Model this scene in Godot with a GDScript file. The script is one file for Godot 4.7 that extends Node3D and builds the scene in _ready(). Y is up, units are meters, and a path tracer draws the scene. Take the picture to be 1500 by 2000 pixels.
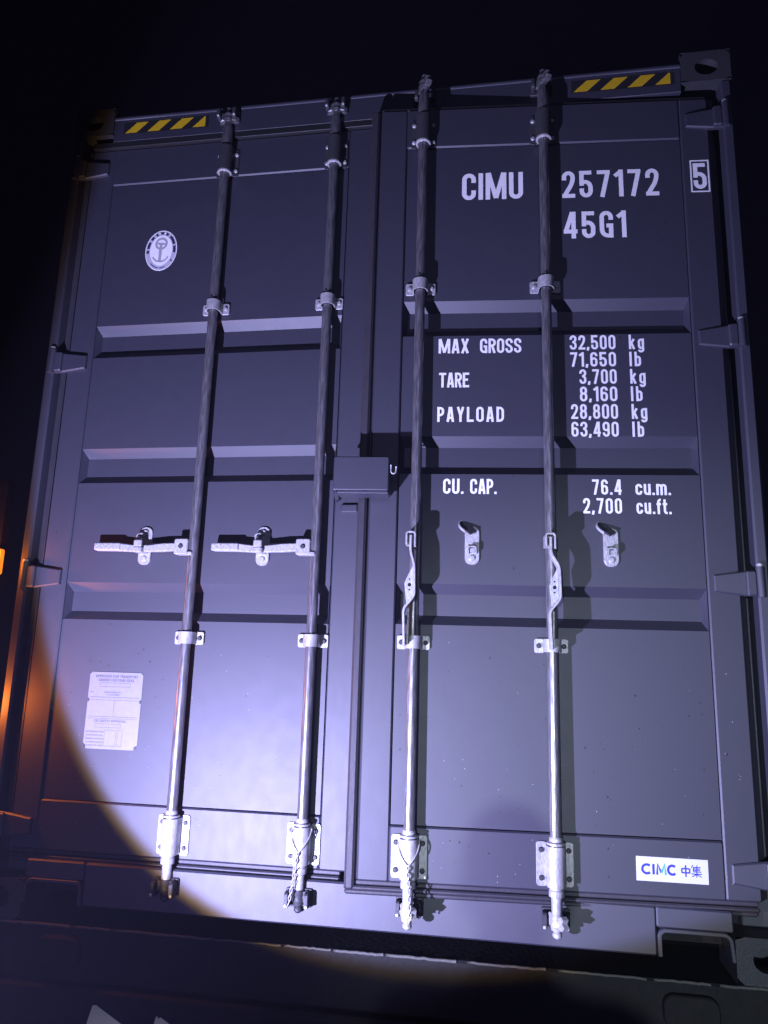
extends Node3D
# Night photograph: the rear doors of a dark 40-foot container on a trailer, lit by a hand torch.
# Container measures are local: origin at the middle of the rear bottom edge, +z towards the viewer.

const DECK := 1.2            # height of the container's bottom above the ground
const ZD := -0.02            # front of the closed door
const HINGE_X := 1.18
const AJAR := 3.9036         # the right door stands open by this many degrees

var rng := RandomNumberGenerator.new()
var ajar: Transform3D
var container: Node3D
var M := {}

# ---------------------------------------------------------------- helpers
func lin(r: float, g: float, b: float) -> Color:
	return Color(r, g, b).linear_to_srgb()

func numbered(parent: Node, called: String) -> String:
	if not parent.has_node(NodePath(called)):
		return called
	var k := 1
	while parent.has_node(NodePath("%s_%03d" % [called, k])):
		k += 1
	return "%s_%03d" % [called, k]

func mb() -> SurfaceTool:
	var st := SurfaceTool.new()
	st.begin(Mesh.PRIMITIVE_TRIANGLES)
	st.set_smooth_group(-1)
	return st

func put(called: String, st: SurfaceTool, mat: Material, parent: Node, xf := Transform3D(), label := "") -> MeshInstance3D:
	st.generate_normals()
	var o := MeshInstance3D.new()
	o.mesh = st.commit()
	o.material_override = mat
	o.name = numbered(parent, called)
	o.transform = xf
	parent.add_child(o, true)
	if label != "":
		o.set_meta("label", label)
	return o

func again(src: MeshInstance3D, parent: Node, xf: Transform3D, label := "", called := "") -> MeshInstance3D:
	var o: MeshInstance3D = src.duplicate()
	o.name = numbered(parent, called if called != "" else String(src.name).rstrip("0123456789").trim_suffix("_"))
	o.transform = xf
	parent.add_child(o, true)
	if label != "":
		o.set_meta("label", label)
	elif o.has_meta("label"):
		o.remove_meta("label")
	return o

func node(called: String, parent: Node, xf := Transform3D(), label := "") -> Node3D:
	var o := Node3D.new()
	o.name = numbered(parent, called)
	o.transform = xf
	parent.add_child(o, true)
	if label != "":
		o.set_meta("label", label)
	return o

func thing(o: Node3D, label: String, category: String, group := "") -> void:
	o.set_meta("label", label)
	o.set_meta("category", category)
	if group != "":
		o.set_meta("group", group)

func tri(st: SurfaceTool, a: Vector3, b: Vector3, c: Vector3) -> void:
	st.add_vertex(a)
	st.add_vertex(b)
	st.add_vertex(c)

func quad(st: SurfaceTool, a: Vector3, b: Vector3, c: Vector3, d: Vector3) -> void:
	tri(st, a, b, c)
	tri(st, a, c, d)

func area(p: PackedVector2Array) -> float:
	var s := 0.0
	for i in p.size():
		var q := p[(i + 1) % p.size()]
		s += p[i].x * q.y - q.x * p[i].y
	return s * 0.5

func inset(p: PackedVector2Array, d: float) -> PackedVector2Array:   # counter-clockwise polygon, moved inwards
	var out := PackedVector2Array()
	var n := p.size()
	for i in n:
		var e0 := (p[i] - p[(i + n - 1) % n]).normalized()
		var e1 := (p[(i + 1) % n] - p[i]).normalized()
		var n0 := Vector2(-e0.y, e0.x)
		var n1 := Vector2(-e1.y, e1.x)
		var m := n0 + n1
		var k := m.dot(n0)
		out.append(p[i] + (m / maxf(k, 0.35) if m.length() > 0.01 else n0) * d)
	return out

func prism(st: SurfaceTool, poly: PackedVector2Array, z0: float, z1: float, bevel := 0.0, xf := Transform3D()) -> void:
	var p := poly
	if area(p) < 0.0:
		p = p.duplicate()
		p.reverse()
	var rings := [[p, z0]]
	if bevel > 0.0:
		rings.append([p, z1 - bevel])
		rings.append([inset(p, bevel), z1])
	else:
		rings.append([p, z1])
	for r in rings.size() - 1:
		var lo: PackedVector2Array = rings[r][0]
		var hi: PackedVector2Array = rings[r + 1][0]
		for i in p.size():
			var j := (i + 1) % p.size()
			quad(st, xf * Vector3(lo[i].x, lo[i].y, rings[r][1]), xf * Vector3(hi[i].x, hi[i].y, rings[r + 1][1]), xf * Vector3(hi[j].x, hi[j].y, rings[r + 1][1]), xf * Vector3(lo[j].x, lo[j].y, rings[r][1]))
	for end in [0, rings.size() - 1]:
		var q: PackedVector2Array = rings[end][0]
		var t := Geometry2D.triangulate_polygon(q)
		for i in range(0, t.size(), 3):
			var a := Vector3(q[t[i]].x, q[t[i]].y, rings[end][1])
			var b := Vector3(q[t[i + 1]].x, q[t[i + 1]].y, rings[end][1])
			var c := Vector3(q[t[i + 2]].x, q[t[i + 2]].y, rings[end][1])
			var up := (b - a).cross(c - a).z > 0.0
			if up == (end > 0):
				tri(st, xf * a, xf * c, xf * b)
			else:
				tri(st, xf * a, xf * b, xf * c)

func rect(x0: float, y0: float, x1: float, y1: float, r := 0.0, n := 1) -> PackedVector2Array:   # corners cut (n = 1) or rounded
	var p := PackedVector2Array()
	if r <= 0.0:
		return PackedVector2Array([Vector2(x0, y0), Vector2(x1, y0), Vector2(x1, y1), Vector2(x0, y1)])
	for k in 4:
		var c := Vector2(x1 - r if k < 1 or k == 1 else x0 + r, y0 + r if k == 0 or k == 3 else y1 - r)
		for i in n + 1:
			var t := (k - 1 + float(i) / n) * PI / 2
			p.append(c + Vector2(cos(t), sin(t)) * r)
	return p

func disc(c: Vector2, rx: float, ry: float, n := 20, turn := 0.0) -> PackedVector2Array:
	var p := PackedVector2Array()
	for i in n:
		var t := TAU * i / n + turn
		p.append(c + Vector2(cos(t) * rx, sin(t) * ry))
	return p

func box(st: SurfaceTool, lo: Vector3, hi: Vector3, ch := 0.0, xf := Transform3D()) -> void:
	if ch <= 0.0:
		prism(st, rect(lo.x, lo.y, hi.x, hi.y), lo.z, hi.z, 0.0, xf)
	else:
		prism(st, rect(lo.x, lo.y, hi.x, hi.y, ch), lo.z, hi.z, ch, xf)

func lathe(st: SurfaceTool, prof: Array, n := 20, xf := Transform3D()) -> void:   # profile of [radius, y], turned about y
	st.set_smooth_group(1)
	for k in prof.size() - 1:
		for i in n:
			var a := TAU * i / n
			var b := TAU * (i + 1) / n
			var r0: float = prof[k][0]
			var r1: float = prof[k + 1][0]
			var y0: float = prof[k][1]
			var y1: float = prof[k + 1][1]
			st.set_smooth_group(-1 if absf(y1 - y0) < 0.0005 else k + 1)
			quad(st, xf * Vector3(cos(a) * r0, y0, sin(a) * r0), xf * Vector3(cos(b) * r0, y0, sin(b) * r0), xf * Vector3(cos(b) * r1, y1, sin(b) * r1), xf * Vector3(cos(a) * r1, y1, sin(a) * r1))
	st.set_smooth_group(-1)

func tube(st: SurfaceTool, pts: Array, r: float, n := 8) -> void:
	st.set_smooth_group(1)
	var prev := []
	var side := Vector3.ZERO
	for k in pts.size():
		var d: Vector3 = (pts[mini(k + 1, pts.size() - 1)] - pts[maxi(k - 1, 0)]).normalized()
		if side == Vector3.ZERO:
			side = d.cross(Vector3(0.31, 0.2, 0.93)).normalized()
		side = (side - d * side.dot(d)).normalized()
		var up := d.cross(side)
		var ring := []
		for i in n:
			var t := TAU * i / n
			ring.append(pts[k] + (side * cos(t) + up * sin(t)) * r)
		if prev.size() > 0:
			for i in n:
				var j := (i + 1) % n
				quad(st, prev[i], prev[j], ring[j], ring[i])
		else:
			for i in range(1, n - 1):
				tri(st, ring[0], ring[i], ring[i + 1])
		prev = ring
	for i in range(1, n - 1):
		tri(st, prev[0], prev[i + 1], prev[i])
	st.set_smooth_group(-1)

func fillet(pts: Array, r: float, closed: bool) -> PackedVector2Array:
	var out := PackedVector2Array()
	var n := pts.size()
	for i in n:
		var p: Vector2 = pts[i]
		if not closed and (i == 0 or i == n - 1):
			out.append(p)
			continue
		var a: Vector2 = pts[(i + n - 1) % n]
		var b: Vector2 = pts[(i + 1) % n]
		var la := p.distance_to(a) * (0.5 if closed or i > 1 else 0.98)
		var lb := p.distance_to(b) * (0.5 if closed or i < n - 2 else 0.98)
		var k := minf(r, minf(la, lb))
		if k < 0.005:
			out.append(p)
			continue
		var s := p + (a - p).normalized() * k
		var e := p + (b - p).normalized() * k
		for j in 7:
			var t := j / 6.0
			var w := 0.7071
			var u0 := (1 - t) * (1 - t)
			var u1 := 2 * t * (1 - t) * w
			var u2 := t * t
			out.append((s * u0 + p * u1 + e * u2) / (u0 + u1 + u2))
	return out

func sides(p: PackedVector2Array, w: float, closed: bool) -> Array:   # both edges of a stroke of that width
	var l := PackedVector2Array()
	var r := PackedVector2Array()
	var n := p.size()
	for i in n:
		var e0 := (p[i] - p[(i + n - 1) % n]).normalized() if closed or i > 0 else Vector2.ZERO
		var e1 := (p[(i + 1) % n] - p[i]).normalized() if closed or i < n - 1 else Vector2.ZERO
		if e0 == Vector2.ZERO:
			e0 = e1
		if e1 == Vector2.ZERO:
			e1 = e0
		var n0 := Vector2(-e0.y, e0.x)
		var m := n0 + Vector2(-e1.y, e1.x)
		m /= maxf(m.dot(n0), 0.4)
		l.append(p[i] + m * w * 0.5)
		r.append(p[i] - m * w * 0.5)
	return [l, r]

func stroke(st: SurfaceTool, p: PackedVector2Array, w: float, z: float, closed := false, xf := Transform3D()) -> void:   # a flat painted stroke facing +z
	var s := sides(p, w, closed)
	var l: PackedVector2Array = s[0]
	var r: PackedVector2Array = s[1]
	for i in p.size() - (0 if closed else 1):
		var j := (i + 1) % p.size()
		quad(st, xf * Vector3(l[i].x, l[i].y, z), xf * Vector3(l[j].x, l[j].y, z), xf * Vector3(r[j].x, r[j].y, z), xf * Vector3(r[i].x, r[i].y, z))

func flat(st: SurfaceTool, q: PackedVector2Array, z: float, xf := Transform3D()) -> void:   # a flat sheet facing +z
	var t := Geometry2D.triangulate_polygon(q)
	for i in range(0, t.size(), 3):
		var a := Vector3(q[t[i]].x, q[t[i]].y, z)
		var b := Vector3(q[t[i + 1]].x, q[t[i + 1]].y, z)
		var c := Vector3(q[t[i + 2]].x, q[t[i + 2]].y, z)
		if (b - a).cross(c - a).z > 0.0:
			tri(st, xf * a, xf * c, xf * b)
		else:
			tri(st, xf * a, xf * b, xf * c)

func bar(st: SurfaceTool, pts: Array, w: float, z0: float, z1: float, r := 0.0, bevel := 0.0) -> void:   # a bent flat bar
	var p := fillet(pts, r, false) if r > 0.0 else PackedVector2Array(pts)
	var s := sides(p, w, false)
	var poly: PackedVector2Array = s[0]
	var back: PackedVector2Array = s[1]
	back.reverse()
	poly.append_array(back)
	prism(st, poly, z0, z1, bevel)

# ---------------------------------------------------------------- lettering of painted strokes
const S := 0.152
func glyph(ch: String) -> Array:   # [width, [points, closed, fillet] ...] in units of the letter height
	var w := 0.47
	var a := S / 2
	var c := 1.0 - a
	var x := 0.72 - a              # centre line at the top of small letters
	match ch:
		"I", "l": w = S
		"M": w = 0.7
		"1": w = 0.3
		".", ",": w = S
		"A", "X", "Y", "T": w = 0.48
		"4": w = 0.49
		"m": w = 0.66
		"f", "t": w = 0.3
		"c", "u", "k", "g", "b": w = 0.43
		"E", "L", "P": w = 0.43
	var b := w - a
	var m := w / 2
	var V := func(q: Array) -> Array:
		var o := []
		for i in range(0, q.size(), 2):
			o.append(Vector2(q[i], q[i + 1]))
		return o
	var strokes := []
	match ch:
		"C": strokes = [[V.call([b, .64, b, c, a, c, a, a, b, a, b, .36]), false, .22]]
		"I", "l": strokes = [[V.call([a, 0, a, 1]), false, 0]]
		"M": strokes = [[V.call([a, 0, a, 1]), false, 0], [V.call([b, 0, b, 1]), false, 0], [V.call([a + .02, 1, m, .05]), false, 0], [V.call([b - .02, 1, m, .05]), false, 0]]
		"U": strokes = [[V.call([a, 1, a, a, b, a, b, 1]), false, .22]]
		"2": strokes = [[V.call([a, .66, a, c, b, c, b, .58, a + .02, .1]), false, .2], [V.call([0, a, w, a]), false, 0]]
		"5": strokes = [[V.call([w - .03, c, a, c, a, .44]), false, 0], [V.call([a, .58, b, .58, b, a, a, a, a, .34]), false, .2]]
		"7": strokes = [[V.call([0, c, w, c]), false, 0], [V.call([b, c, .17, 0]), false, 0]]
		"1": strokes = [[V.call([b, 0, b, 1]), false, 0], [V.call([0, .76, b, .93]), false, 0]]
		"4": strokes = [[V.call([b - .06, 0, b - .06, 1]), false, 0], [V.call([b - .1, .99, a, .26]), false, 0], [V.call([0, .26, w, .26]), false, 0]]
		"G": strokes = [[V.call([b, .66, b, c, a, c, a, a, b - .02, a]), false, .22], [V.call([m, .45, b, .45, b, 0]), false, 0]]
		"A": strokes = [[V.call([a, 0, m - .03, 1]), false, 0], [V.call([b, 0, m + .03, 1]), false, 0], [V.call([.1, .27, w - .1, .27]), false, 0]]
		"X": strokes = [[V.call([a, 0, b, 1]), false, 0], [V.call([b, 0, a, 1]), false, 0]]
		"R": strokes = [[V.call([a, 0, a, 1]), false, 0], [V.call([a, c, b, c, b, .5, a, .5]), false, .18], [V.call([m, .5, b, 0]), false, 0]]
		"P": strokes = [[V.call([a, 0, a, 1]), false, 0], [V.call([a, c, b, c, b, .46, a, .46]), false, .18]]
		"O", "0": strokes = [[V.call([a, a, b, a, b, c, a, c]), true, .22]]
		"D": strokes = [[V.call([a, 0, a, 1]), false, 0], [V.call([a, c, b, c, b, a, a, a]), false, .22]]
		"S": strokes = [[V.call([b, .68, b, c, a, c, a, .56, b, .44, b, a, a, a, a, .32]), false, .2]]
		"T": strokes = [[V.call([0, c, w, c]), false, 0], [V.call([m, 0, m, c]), false, 0]]
		"E": strokes = [[V.call([a, 0, a, 1]), false, 0], [V.call([a, c, w, c]), false, 0], [V.call([a, .52, b, .52]), false, 0], [V.call([a, a, w, a]), false, 0]]
		"Y": strokes = [[V.call([a, 1, m, .42]), false, 0], [V.call([b, 1, m, .42]), false, 0], [V.call([m, .48, m, 0]), false, 0]]
		"L": strokes = [[V.call([a, 1, a, 0]), false, 0], [V.call([a, a, w, a]), false, 0]]
		"3": strokes = [[V.call([a, .7, a, c, b, c, b, .53, .18, .53]), false, .2], [V.call([.18, .53, b, .53, b, a, a, a, a, .3]), false, .2]]
		"6": strokes = [[V.call([a, a, b, a, b, .56, a, .56]), true, .2], [V.call([b, .72, b, c, a, c, a, .28]), false, .22]]
		"9": strokes = [[V.call([a, .44, b, .44, b, c, a, c]), true, .2], [V.call([a, .28, a, a, b, a, b, .72]), false, .22]]
		"8": strokes = [[V.call([a, a, b, a, b, .53, a, .53]), true, .2], [V.call([a + .01, .53, b - .01, .53, b - .01, c, a + .01, c]), true, .2]]
		"k": strokes = [[V.call([a, 0, a, 1]), false, 0], [V.call([a, .28, b, .7]), false, 0], [V.call([m - .04, .42, b, 0]), false, 0]]
		"g": strokes = [[V.call([a, a, b, a, b, x, a, x]), true, .18], [V.call([b, .72, b, -.16, a, -.16, a, -.05]), false, .18]]
		"b": strokes = [[V.call([a, 0, a, 1]), false, 0], [V.call([a, a, b, a, b, x, a, x]), true, .18]]
		"c": strokes = [[V.call([b, .47, b, x, a, x, a, a, b, a, b, .26]), false, .18]]
		"u": strokes = [[V.call([a, .72, a, a, b, a, b, .3]), false, .18], [V.call([b, .72, b, 0]), false, 0]]
		"m": strokes = [[V.call([a, 0, a, .72]), false, 0], [V.call([a, .5, a, x, m, x, m, 0]), false, .14], [V.call([m, .5, m, x, b, x, b, 0]), false, .14]]
		"f": strokes = [[V.call([.13, 0, .13, c, w, c]), false, .15], [V.call([0, x, w, x]), false, 0]]
		"t": strokes = [[V.call([.13, .95, .13, a, w, a]), false, .12], [V.call([0, x, w, x]), false, 0]]
		".": strokes = [[V.call([a, 0, a, S]), false, 0]]
		",": strokes = [[V.call([a + .01, S + .03, a - .05, -.07]), false, 0]]
	return [w, strokes]

func words(st: SurfaceTool, text: String, x0: float, x1: float, y: float, h: float, gap := 0.12) -> void:   # painted strokes from x0 to x1
	var total := 0.0
	var cells := []
	for ch in text:
		if ch == " ":
			total += 0.42
			continue
		var g := glyph(ch)
		cells.append([g, total])
		total += g[0] + gap
	total -= gap
	var sx := (x1 - x0) / (total * h)
	var k := 0
	for cell in cells:
		for s in cell[0][1]:
			var p := fillet(s[0], s[2], s[1]) if s[2] > 0.0 else PackedVector2Array(s[0])
			for i in p.size():
				p[i] = Vector2(x0 + (p[i].x + cell[1]) * sx * h, y + p[i].y * h)
			stroke(st, p, S * h * lerpf(sx, 1.0, 0.5), 0.0004 + 0.00008 * (k % 4), s[1])
			k += 1

# ---------------------------------------------------------------- materials
func noise_tex(freq: float, oct: int, lo: float, hi: float, seed_: int, size := 512, normal := false, strength := 4.0) -> NoiseTexture2D:
	var n := FastNoiseLite.new()
	n.seed = seed_
	n.frequency = freq
	n.fractal_octaves = oct
	var t := NoiseTexture2D.new()
	t.noise = n
	t.width = size
	t.height = size
	t.seamless = true
	if normal:
		t.as_normal_map = true
		t.bump_strength = strength
	else:
		var g := Gradient.new()
		g.set_color(0, Color(lo, lo, lo))
		g.set_color(1, Color(hi, hi, hi))
		t.color_ramp = g
	return t

func mat(c: Color, rough: float, metal := 0.0, spec := 0.5) -> StandardMaterial3D:
	var m := StandardMaterial3D.new()
	m.albedo_color = c
	m.roughness = rough
	m.metallic = metal
	m.metallic_specular = spec
	return m

func skin(m: StandardMaterial3D, tone: Texture2D, rough: Texture2D, bump: Texture2D, scale: Vector3, depth := 0.05) -> StandardMaterial3D:
	m.uv1_triplanar = true
	m.uv1_scale = scale
	if tone:
		m.albedo_texture = tone
	if rough:
		m.roughness_texture = rough
	if bump:
		m.heightmap_enabled = true
		m.heightmap_texture = bump
		m.heightmap_scale = depth
	return m

func materials() -> void:
	var soft := noise_tex(0.012, 5, 0.95, 1.0, 3)
	var grime := noise_tex(0.02, 6, 0.88, 1.0, 8)
	var rough := noise_tex(0.02, 5, 0.94, 1.0, 5)
	var orange_peel := noise_tex(0.045, 3, 0.0, 1.0, 11)
	var fine := noise_tex(0.20, 2, 0.0, 1.0, 12)
	var streak := noise_tex(0.035, 6, 0.50, 1.0, 44)
	var zinc := noise_tex(0.03, 5, 0.74, 1.0, 21)
	var grain := noise_tex(0.23, 3, 0.84, 1.0, 31)
	M.paint = skin(mat(lin(.0215, .0212, .038), 0.61, 0.0, 0.70), grain, rough, fine, Vector3(1.3, 1.3, 1.3), 0.006)
	M.frame = skin(mat(lin(.0215, .0212, .037), 0.61, 0.0, 0.70), grain, rough, fine, Vector3(2.1, 1.1, 2.1), 0.006)
	M.rubber = skin(mat(lin(.036, .033, .041), 0.55), grime, null, orange_peel, Vector3(3, 1.2, 3), 0.03)
	M.zinc = skin(mat(lin(.52, .515, .515), 0.50, 0.35), zinc, rough, orange_peel, Vector3(7, 3, 7), 0.03)
	M.rod = skin(mat(lin(.44, .43, .45), 0.40, 0.72), streak, zinc, orange_peel, Vector3(8, 0.7, 8), 0.02)
	M.cast = skin(mat(lin(.05, .05, .055), 0.6, 0.3), grime, rough, orange_peel, Vector3(5, 5, 5), 0.04)
	M.white = skin(mat(lin(.85, .85, .83), 0.5), soft, null, null, Vector3(6, 6, 6))
	M.sticker = mat(lin(.55, .55, .56), 0.5)
	M.blue_ink = mat(lin(.03, .035, .30), 0.5)
	M.cyan_ink = mat(lin(.05, .36, .62), 0.5)
	M.yellow = skin(mat(lin(.55, .36, .01), 0.5), soft, null, null, Vector3(6, 6, 6))
	M.black = mat(lin(.012, .012, .013), 0.5)
	M.plate = skin(mat(lin(.22, .21, .22), 0.5, 0.2), soft, rough, null, Vector3(6, 6, 6))
	M.plate_ink = mat(lin(.05, .05, .055), 0.6)
	M.emblem_dark = mat(lin(.02, .02, .06), 0.5)
	M.emblem_band = mat(lin(.42, .42, .47), 0.5)
	M.emblem_grey = mat(lin(.34, .33, .36), 0.5)
	M.steel_old = skin(mat(lin(.013, .013, .013), 0.7, 0.0, 0.3), grime, rough, orange_peel, Vector3(2, 2, 2), 0.06)
	M.chipped = skin(mat(lin(.10, .10, .085), 0.7), zinc, null, null, Vector3(9, 9, 9))
	M.reflector = mat(lin(.22, .29, .14), 0.40, 0.8)
	M.hole = mat(lin(.004, .004, .005), 0.9)
	M.water = mat(lin(.55, .55, .6), 0.05, 0.3, 0.8)
	M.tyre = mat(lin(.012, .012, .012), 0.8)
	M.ground = skin(mat(lin(.05, .05, .05), 0.9), grime, null, null, Vector3(.5, .5, .5))

# ---------------------------------------------------------------- the scene
func _ready() -> void:
	rng.seed = 7
	camera_and_light()
	materials()
	ajar = Transform3D(Basis(), Vector3(HINGE_X, 0, 0)) * Transform3D(Basis(Vector3.UP, deg_to_rad(AJAR)), Vector3.ZERO) * Transform3D(Basis(), Vector3(-HINGE_X, 0, 0))
	ground()
	container = Node3D.new()
	container.name = "shipping_container"
	container.position = Vector3(0, DECK, 0)
	add_child(container)
	thing(container, "dark grey steel shipping container with its right rear door slightly ajar", "shipping container")
	shell()
	rear_frame()
	door(-1)
	door(1)
	left_door_marks()
	right_door_marks()
	hinges()
	lock_gear()
	guard_box()
	trailer()
	seals()
	amber_lamp()
	bystander()

func camera_and_light() -> void:
	var cam := Camera3D.new()
	cam.name = "camera"
	cam.position = Vector3(0.4469, DECK + 0.7645, 2.3418)
	cam.rotation = Vector3(0.208809, 0.163635, 0.029594)
	cam.fov = 68.81
	cam.near = 0.05
	cam.far = 400.0
	add_child(cam)
	var env := Environment.new()
	env.background_mode = Environment.BG_SKY
	var sky := ProceduralSkyMaterial.new()
	sky.sky_top_color = Color(0.012, 0.010, 0.030)
	sky.sky_horizon_color = Color(0.016, 0.013, 0.030)
	sky.ground_bottom_color = Color(0.01, 0.01, 0.01)
	sky.ground_horizon_color = Color(0.02, 0.018, 0.03)
	env.sky = Sky.new()
	env.sky.sky_material = sky
	env.tonemap_mode = Environment.TONE_MAPPER_LINEAR
	env.tonemap_exposure = 1.0
	env.fog_enabled = true           # damp night air that shows the beam
	env.fog_density = 0.003
	env.fog_light_color = Color(0.85, 0.85, 1.0)
	env.sdfgi_enabled = true
	env.ssao_enabled = true
	env.ssil_enabled = true
	var we := WorldEnvironment.new()
	we.name = "night"
	we.environment = env
	add_child(we)
	# the torch, held low at the left, aimed up across the doors
	var at := Vector3(-0.68, DECK + 0.03, 1.42)
	var aim := Vector3(0.3912, 0.575, -0.7186)
	var torch := spot("torch_beam", at, aim, 39.0, 0.08, Color(0.64, 0.68, 1.0), 18.0, 0.018)
	torch.spot_angle_attenuation = 0.08
	spot("torch_rim", at, aim, 40.0, 0.06, Color(1.0, 0.80, 0.25), 3.0, 0.012)
	var spill := OmniLight3D.new()
	spill.name = "torch_spill"
	spill.position = at
	spill.light_color = Color(0.66, 0.58, 1.0)
	spill.light_energy = 0.35
	spill.light_size = 0.02
	spill.omni_range = 12.0
	spill.omni_attenuation = 2.0
	spill.shadow_enabled = true
	add_child(spill)
	# a yard floodlight behind the photographer that reaches the lower right
	spot("yard_floodlight", Vector3(-0.2, DECK + 0.75, 7.0), Vector3(0.175, -0.06, -1.0), 11.0, 1.0, Color(0.84, 0.90, 0.97), 36.0, 0.045)
	# the yard's own faint light, from lamps far behind
	spot("yard_light", Vector3(1.6, DECK + 2.2, 9.0), Vector3(-0.125, -0.10, -1.0), 14.0, 1.0, Color(0.72, 0.72, 1.0), 10.0, 0.9)

func spot(called: String, at: Vector3, aim: Vector3, angle: float, soft: float, color: Color, energy: float, size: float) -> SpotLight3D:
	var l := SpotLight3D.new()
	l.name = called
	l.light_color = color
	l.light_energy = energy
	l.spot_angle = angle
	l.spot_angle_attenuation = soft
	l.spot_range = 30.0
	l.spot_attenuation = 2.0
	l.light_size = size
	l.shadow_enabled = true
	l.look_at_from_position(at, at + aim, Vector3.UP)
	add_child(l)
	return l

func ground() -> void:
	var o := MeshInstance3D.new()
	var pm := PlaneMesh.new()
	pm.size = Vector2(300, 300)
	o.mesh = pm
	o.material_override = M.ground
	o.name = "ground"
	o.set_meta("kind", "structure")
	o.set_meta("label", "dark yard ground under the trailer")
	add_child(o)

func shell() -> void:   # side walls, roof and floor behind the rear frame
	for s in [-1, 1]:
		var st := mb()
		var z := -0.15
		var pts := []
		while z > -12.0:
			pts.append_array([Vector2(1.2, z), Vector2(1.2, z - .07), Vector2(1.164, z - .138), Vector2(1.164, z - .208)])
			z -= .276
		pts.append(Vector2(1.2, -12.1))
		for i in pts.size() - 1:
			var a: Vector2 = pts[i]
			var b: Vector2 = pts[i + 1]
			quad(st, Vector3(s * a.x, .1, a.y), Vector3(s * a.x, 2.82, a.y), Vector3(s * b.x, 2.82, b.y), Vector3(s * b.x, .1, b.y))
		box(st, Vector3(-.03 + 1.19 * s, 2.8, -12.1), Vector3(.03 + 1.19 * s, 2.87, -.18), .004)
		box(st, Vector3(-.03 + 1.19 * s, -.02, -12.1), Vector3(.03 + 1.19 * s, .12, -.18), .004)
		put("side_wall", st, M.paint, container)
	var r := mb()
	box(r, Vector3(-1.17, 2.84, -12.1), Vector3(1.17, 2.86, -.12), 0.0)
	put("roof", r, M.paint, container)
	var f := mb()
	box(f, Vector3(-1.16, .03, -12.1), Vector3(1.16, .15, -.12), 0.0)
	put("floor", f, M.steel_old, container)
	var e := mb()
	box(e, Vector3(-1.2, .0, -12.2), Vector3(1.2, 2.87, -12.11), 0.0)
	put("front_wall", e, M.paint, container)

func casting(x0: float, y0: float, hole: Vector2) -> void:   # a corner fitting: hollow block with an oval hole in its rear face
	var st := mb()
	var w := .162
	var h := .118
	var c := Vector2(x0 + w / 2, y0 + h / 2) + hole
	var o := rect(x0, y0, x0 + w, y0 + h, .008, 2)
	var inn := disc(c, .0385, .0315, 24)
	# the face as quads between the hole and the outline, seen from the hole's centre
	var n := 24
	for i in n:
		var t0 := TAU * i / n
		var t1 := TAU * (i + 1) / n
		var p0 := inn[i]
		var p1 := inn[(i + 1) % n]
		var q0 := edge_hit(c, Vector2(cos(t0), sin(t0)), x0, y0, w, h)
		var q1 := edge_hit(c, Vector2(cos(t1), sin(t1)), x0, y0, w, h)
		quad(st, Vector3(q0.x, q0.y, 0), Vector3(p0.x, p0.y, 0), Vector3(p1.x, p1.y, 0), Vector3(q1.x, q1.y, 0))
		quad(st, Vector3(p0.x, p0.y, 0), Vector3(p0.x, p0.y, -.03), Vector3(p1.x, p1.y, -.03), Vector3(p1.x, p1.y, 0))
	var wall := [Vector2(x0, y0), Vector2(x0 + w, y0), Vector2(x0 + w, y0 + h), Vector2(x0, y0 + h)]
	for i in 4:
		var a: Vector2 = wall[i]
		var b: Vector2 = wall[(i + 1) % 4]
		quad(st, Vector3(a.x, a.y, -.178), Vector3(a.x, a.y, 0), Vector3(b.x, b.y, 0), Vector3(b.x, b.y, -.178))
	flat(st, PackedVector2Array(wall), -.177)
	put("corner_casting", st, M.cast, container)

func edge_hit(c: Vector2, d: Vector2, x0: float, y0: float, w: float, h: float) -> Vector2:
	var t := 9.0
	if absf(d.x) > 1e-5:
		t = minf(t, ((x0 + w if d.x > 0 else x0) - c.x) / d.x)
	if absf(d.y) > 1e-5:
		t = minf(t, ((y0 + h if d.y > 0 else y0) - c.y) / d.y)
	return c + d * t

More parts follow.
